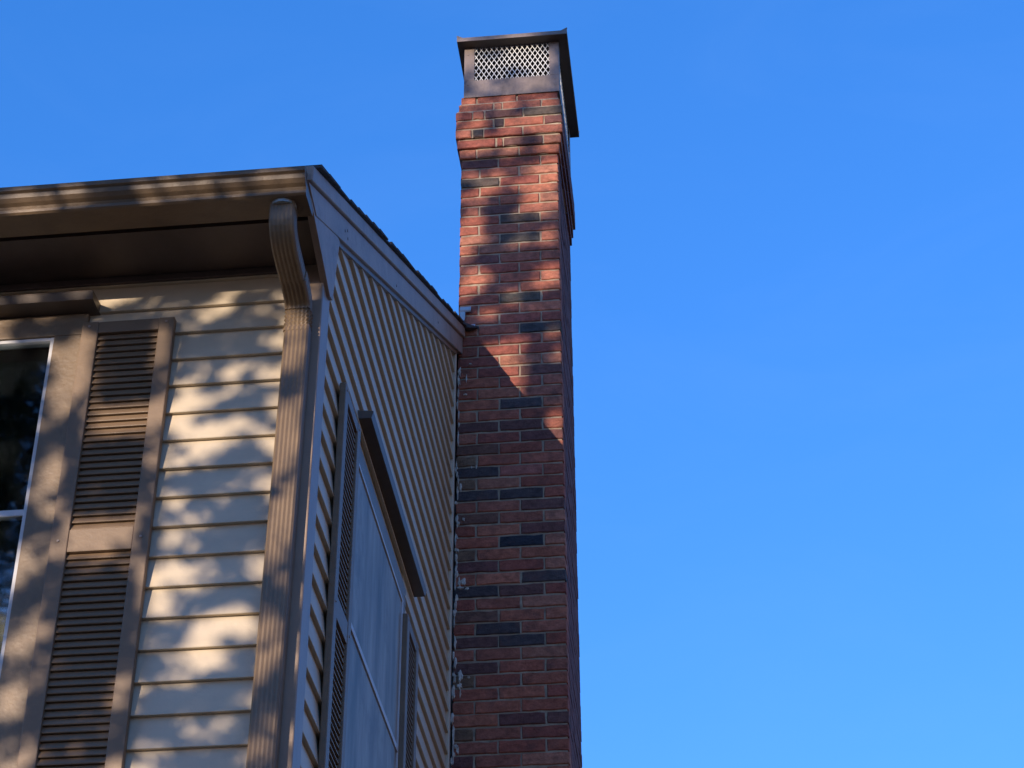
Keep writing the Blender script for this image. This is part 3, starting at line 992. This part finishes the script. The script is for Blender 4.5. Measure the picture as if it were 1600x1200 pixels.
# ------------------------------------------------------------------ tree whose crown dapples the evening light
# openings in the crown: where sun reaches the front wall (x, z, half sizes, strength) and the chimney
LIT_WALL = [(-0.6, 4.943, 0.121, 0.057, 1), (-0.607, 4.541, 0.136, 0.048, 1), (-0.606, 4.45, 0.097, 0.026, 0.9), (-0.469, 5.096, 0.033, 0.198, 1), (-0.487, 4.503, 0.023, 0.088, 0.8), (-0.697, 5.21, 0.021, 0.101, 0.8), (-0.687, 4.559, 0.027, 0.067, 0.8), (-0.886, 5.175, 0.047, 0.125, 0.8), (-0.842, 4.836, 0.046, 0.048, 0.6), (-0.949, 5.23, 0.084, 0.02, 0.5), (-0.784, 3.947, 0.037, 0.059, 0.6), (-0.758, 4.024, 0.037, 0.06, 0.5), (-0.678, 4.261, 0.03, 0.084, 0.5), (-0.397, 5.397, 0.126, 0.015, 0.9), (-0.137, 5.394, 0.042, 0.015, 1), (-0.312, 5.383, 0.063, 0.015, 0.7), (-0.39, 5.321, 0.062, 0.03, 0.35), (-0.142, 5.314, 0.052, 0.025, 0.5), (-0.303, 5.277, 0.083, 0.025, 0.3), (-0.391, 5.111, 0.057, 0.044, 0.95), (-0.128, 5.111, 0.041, 0.039, 0.7), (-0.363, 5.025, 0.091, 0.043, 1), (-0.183, 5.036, 0.101, 0.029, 0.8), (-0.108, 4.971, 0.03, 0.033, 0.7), (-0.383, 4.925, 0.08, 0.043, 1), (-0.215, 4.932, 0.1, 0.021, 0.8), (-0.13, 4.856, 0.049, 0.033, 0.7), (-0.345, 4.837, 0.099, 0.037, 0.75), (-0.269, 4.866, 0.06, 0.019, 0.7), (-0.391, 4.692, 0.043, 0.032, 0.8), (-0.326, 4.621, 0.088, 0.027, 0.6), (-0.117, 4.674, 0.039, 0.027, 0.6), (-0.143, 4.766, 0.049, 0.023, 0.5), (-0.347, 4.535, 0.097, 0.035, 0.95), (-0.183, 4.529, 0.077, 0.031, 0.5), (-0.375, 4.429, 0.077, 0.03, 0.7), (-0.147, 4.437, 0.048, 0.03, 0.55), (-0.375, 4.335, 0.085, 0.034, 0.7), (-0.216, 4.243, 0.112, 0.037, 0.9), (-0.263, 4.134, 0.083, 0.036, 0.9), (-0.122, 4.106, 0.037, 0.032, 0.5), (-0.198, 4.021, 0.082, 0.032, 0.6), (-0.261, 3.918, 0.091, 0.031, 0.45), (-0.383, 4.041, 0.055, 0.032, 0.3), (-0.135, 3.921, 0.036, 0.027, 0.5), (-0.325, 3.826, 0.09, 0.027, 0.4), (-0.46, 5.092, 0.029, 0.123, 0.95), (-0.455, 4.937, 0.032, 0.052, 0.8), (-0.586, 4.947, 0.101, 0.062, 1), (-0.562, 5.004, 0.061, 0.034, 0.8), (-0.597, 4.529, 0.088, 0.04, 1), (-0.675, 4.534, 0.039, 0.031, 0.8), (-0.618, 4.703, 0.028, 0.023, 0.8), (-0.519, 4.438, 0.031, 0.03, 0.6), (-0.682, 4.437, 0.039, 0.043, 0.5), (-0.67, 5.06, 0.029, 0.049, 0.5), (-0.708, 4.199, 0.038, 0.062, 0.3), (-0.48, 3.929, 0.026, 0.051, 0.4), (-0.765, 5.164, 0.054, 0.095, 0.9), (-0.767, 5.019, 0.049, 0.058, 0.7), (-0.761, 4.785, 0.044, 0.056, 0.9), (-0.786, 4.707, 0.04, 0.046, 0.8), (-0.76, 4.305, 0.031, 0.046, 0.5), (-0.78, 4.042, 0.03, 0.072, 0.8), (-0.736, 4.2, 0.023, 0.041, 0.5), (-0.72, 4.429, 0.035, 0.052, 0.6), (-0.935, 5.339, 0.127, 0.018, 0.5), (-0.744, 5.324, 0.042, 0.026, 0.4), (-0.817, 4.104, 0.026, 0.041, 0.6), (-0.681, 4.895, 0.028, 0.047, 0.5), (-0.014, 5.207, 0.045, 0.074, 1), (-0.02, 5.074, 0.04, 0.109, 0.9), (-0.025, 4.841, 0.043, 0.074, 1), (-0.028, 4.739, 0.035, 0.045, 0.9), (-0.023, 4.584, 0.042, 0.077, 1), (-0.035, 4.423, 0.034, 0.043, 0.8), (-0.038, 4.196, 0.033, 0.057, 0.9), (-0.051, 3.99, 0.029, 0.031, 0.4), (-0.046, 3.8, 0.032, 0.041, 0.7), (-0.688, 5.477, 0.062, 0.026, 0.9), (-0.597, 5.479, 0.041, 0.021, 0.7), (-0.508, 5.491, 0.061, 0.021, 0.45), (-0.235, 5.486, 0.091, 0.023, 1), (-0.095, 5.494, 0.04, 0.023, 0.9), (-0.015, 5.492, 0.04, 0.023, 0.9), (0.065, 5.49, 0.036, 0.023, 0.9), (0.174, 5.49, 0.044, 0.023, 0.8), (-0.416, 5.482, 0.041, 0.021, 0.4), (-0.328, 5.424, 0.401, 0.008, 0.5)]
LIT_CHIMNEY = [(0.245, 7.288, 0.084, 0.142, 1), (0.497, 6.85, 0.05, 0.097, 1), (0.288, 9.224, 0.143, 0.058, 0.95), (0.072, 9.265, 0.072, 0.068, 0.6), (0.091, 9.091, 0.089, 0.076, 0.7), (0.287, 9.072, 0.071, 0.067, 0.8), (0.464, 9.031, 0.071, 0.066, 0.7), (0.145, 8.944, 0.159, 0.066, 0.9), (0.463, 8.913, 0.123, 0.065, 0.9), (0.093, 8.81, 0.098, 0.056, 1), (0.287, 8.805, 0.07, 0.056, 0.7), (0.479, 8.773, 0.077, 0.064, 0.8), (0.442, 8.594, 0.11, 0.081, 0.9), (0.286, 8.519, 0.086, 0.072, 0.7), (0.096, 8.492, 0.104, 0.063, 0.9), (0.286, 8.452, 0.154, 0.053, 0.9), (0.475, 8.435, 0.085, 0.071, 0.9), (0.063, 8.318, 0.055, 0.062, 0.6), (0.483, 8.28, 0.061, 0.061, 0.7), (0.082, 8.142, 0.075, 0.113, 1), (0.067, 7.952, 0.067, 0.076, 1), (0.286, 8.211, 0.054, 0.043, 0.5), (0.488, 8.12, 0.054, 0.06, 0.6), (0.134, 8.031, 0.101, 0.043, 0.8), (0.285, 7.913, 0.067, 0.059, 0.5), (0.478, 7.884, 0.053, 0.05, 0.9), (0.068, 7.826, 0.067, 0.067, 0.8), (0.268, 7.76, 0.03, 0.037, 1), (0.401, 7.84, 0.073, 0.042, 0.7), (0.053, 7.745, 0.047, 0.05, 0.6), (0.268, 7.645, 0.131, 0.041, 0.4), (0.506, 7.513, 0.039, 0.04, 0.8), (0.511, 7.386, 0.039, 0.047, 0.8), (0.171, 7.372, 0.058, 0.071, 0.6), (0.236, 7.269, 0.064, 0.094, 1), (0.284, 7.443, 0.065, 0.056, 0.3), (0.499, 6.981, 0.044, 0.06, 0.7), (0.496, 6.813, 0.044, 0.067, 1), (0.052, 9.409, 0.051, 0.079, 0.9), (0.144, 9.254, 0.108, 0.049, 0.5), (0.287, 9.41, 0.216, 0.099, 0.9), (0.468, 9.391, 0.072, 0.108, 0.7)]

SHADE_WALL = [(-0.392, 5.138, 0.029, 0.02, 0.6), (-0.316, 5.084, 0.033, 0.022, 0.7), (-0.23, 5.011, 0.032, 0.022, 0.7), (-0.156, 4.958, 0.032, 0.021, 0.7), (-0.099, 4.917, 0.028, 0.021, 0.7), (-0.375, 4.739, 0.051, 0.027, 0.9), (-0.257, 4.742, 0.055, 0.025, 0.85), (-0.175, 4.816, 0.051, 0.023, 0.8), (-0.348, 5.221, 0.082, 0.02, 0.7), (-0.173, 5.2, 0.051, 0.02, 0.7), (-0.393, 5.266, 0.062, 0.02, 0.6), (-0.22, 4.639, 0.066, 0.025, 0.8), (-0.229, 4.519, 0.046, 0.017, 0.5), (-0.129, 4.323, 0.03, 0.029, 0.8), (-0.174, 4.42, 0.03, 0.021, 0.5), (-0.411, 4.236, 0.056, 0.025, 0.8), (-0.382, 4.133, 0.045, 0.028, 0.7), (-0.201, 4.064, 0.073, 0.016, 0.5), (-0.17, 5.306, 0.037, 0.015, 0.6), (-0.229, 5.399, 0.033, 0.015, 0.8), (-0.344, 5.408, 0.021, 0.013, 0.5), (-0.567, 5.151, 0.054, 0.064, 0.8), (-0.545, 5.236, 0.042, 0.05, 0.8), (-0.608, 4.8, 0.08, 0.06, 0.8), (-0.53, 4.727, 0.04, 0.046, 0.6), (-0.587, 4.298, 0.095, 0.127, 0.8), (-0.028, 4.987, 0.04, 0.021, 0.9), (-0.72, 4.9, 0.032, 0.052, 0.7)]
SHADE_CHIMNEY = [(0.235, 8.368, 0.082, 0.08, 0.97), (0.224, 8.216, 0.054, 0.105, 0.97), (0.201, 8.046, 0.047, 0.094, 0.8), (0.336, 8.022, 0.114, 0.051, 0.85), (0.268, 7.892, 0.087, 0.042, 0.8), (0.46, 7.994, 0.06, 0.034, 0.7), (0.152, 7.744, 0.08, 0.041, 0.9), (0.095, 8.672, 0.091, 0.046, 0.7), (0.044, 8.518, 0.035, 0.072, 0.5), (0.401, 7.778, 0.053, 0.033, 0.5), (0.285, 7.542, 0.196, 0.057, 0.6), (0.071, 7.539, 0.072, 0.073, 0.9), (0.46, 7.174, 0.077, 0.116, 0.9), (0.41, 6.968, 0.044, 0.114, 0.7)]
LD = -TO_SUN                      # the way light travels
rt = random.Random(21)
def openness(p):
    if p.y < -0.5:
        t = -p.y / LD.y
        w_ = p + LD * t
        if w_.x < 0.25 and w_.z < 5.75:
            if w_.z < 3.2 or w_.x < -1.25:
                return 0.4
            s = 0.08 if w_.z > 5.425 else (0.66 if w_.x > -0.10 else (0.50 if w_.x > -0.45 else (0.50 if w_.x > -0.505 else (0.27 if w_.x > -0.69 else 0.54))))
            for (x, z, rx, rz, k) in LIT_WALL:
                d = ((w_.x - x) / (rx * 1.15)) ** 2 + ((w_.z - z) / (rz * 1.3)) ** 2
                if d < 6:
                    s = max(s, k ** 0.75 * math.exp(-0.3 * d * d))
            for (x, z, rx, rz, k) in SHADE_WALL:
                d = ((w_.x - x) / rx) ** 2 + ((w_.z - z) / rz) ** 2
                if d < 6:
                    s *= 1 - k * math.exp(-0.4 * d * d)
            return s
        t = (YC - p.y) / LD.y
        w_ = p + LD * t
        if -0.10 < w_.x < 0.66 and 6.5 < w_.z < 9.75:
            s = 0.50 if w_.z > 7.9 else 0.03
            for (x, z, rx, rz, k) in LIT_CHIMNEY:
                d = ((w_.x - x) / (rx * 1.25)) ** 2 + ((w_.z - z) / (rz * 1.4)) ** 2
                if d < 6:
                    s = max(s, k ** 0.7 * math.exp(-0.35 * d * d))
            for (x, z, rx, rz, k) in SHADE_CHIMNEY:
                d = ((w_.x - x) / rx) ** 2 + ((w_.z - z) / rz) ** 2
                if d < 6:
                    s *= 1 - k * math.exp(-0.4 * d * d)
            return s
    return 0.45
TX, TY = -2.50, -6.5
tree = thing('tree', 'leafy tree standing in the yard behind the camera, dappling the house with shade', 'tree', (TX, TY, 0))
mb = MB()
mb.tube([(TX, TY, -0.05), (TX + 0.03, TY, 0.5), (TX - 0.05, TY + 0.05, 2.0), (TX + 0.06, TY - 0.03, 4.2), (TX - 0.02, TY, 6.8), (TX + 0.08, TY, 9.4), (TX, TY, 12.0)],
        [0.26, 0.19, 0.15, 0.10, 0.07, 0.05, 0.02], 12)
trunk = mb.build('trunk', M['bark'], tree, smooth=True)
for i in range(26):
    z0 = rt.uniform(3.6, 11.0)
    a = rt.uniform(0, 2 * math.pi)
    L = rt.uniform(1.0, 2.0) * (1.0 if z0 < 9 else 0.6)
    pts = [Vector((TX, TY, z0))]
    d = Vector((math.cos(a), math.sin(a), rt.uniform(0.15, 0.6))).normalized()
    for j in range(5):
        d = (d + Vector((rt.uniform(-.25, .25), rt.uniform(-.25, .25), rt.uniform(-.1, .25)))).normalized()
        pts.append(pts[-1] + d * L / 5)
    mb = MB()
    mb.tube(pts, [0.035, 0.03, 0.024, 0.018, 0.012, 0.005], 6)
    mb.build('limb', M['bark'], tree, smooth=True)
NL = 140000
V, F = [], []
n = 0
tries = 0
while n < NL and tries < 480000:
    tries += 1
    # crown: tall rounded volume
    z = rt.uniform(3.9, 12.4)
    rr = 2.35 * math.sqrt(max(0.02, 1 - ((z - 7.9) / 4.7) ** 2))
    a = rt.uniform(0, 2 * math.pi)
    q = rr * math.sqrt(rt.random())
    p = Vector((TX + q * math.cos(a), TY + q * math.sin(a), z))
    o_ = openness(p)
    if o_ != 0.45:                            # sprays and gaps of several sizes break up each opening
        cx_, cz_ = p.x - 0.447 * p.y, p.z + 0.16 * p.y
        qa, qb = cx_ * 0.8 + cz_ * 0.6, cz_ * 0.8 - cx_ * 0.6
        nz = 0.55 * noise.noise(Vector((qa * 5.0, qb * 9.0, 3.1))) + 0.40 * noise.noise(Vector((qa * 11.0, qb * 19.0, 7.7)))
        o_ = min(1.0, max(0.0, o_ + 1.05 * nz * min(1.0, 2.2 * o_ + 0.05)))
    keep = (1 - o_) ** 2.0
    if noise.noise(p * 1.6) < -0.12 and o_ == 0.45:
        continue
    if rt.random() > keep:
        continue
    s = rt.uniform(0.018, 0.036)
    d1 = Vector((rt.gauss(0, 1), rt.gauss(0, 1), rt.gauss(0, 1))).normalized()
    d2 = d1.cross(Vector((rt.gauss(0, 1), rt.gauss(0, 1), rt.gauss(0, 1)))).normalized()
    base = len(V)
    V += [tuple(p - d1 * s * 1.3), tuple(p + d2 * s * 0.7), tuple(p + d1 * s * 1.3), tuple(p - d2 * s * 0.7)]
    F.append((base, base + 1, base + 2, base + 3))
    n += 1
me = bpy.data.meshes.new('foliage')
me.from_pydata(V, [], F)
me.materials.append(M['leaf'])
place('foliage', me, tree, kind='stuff')
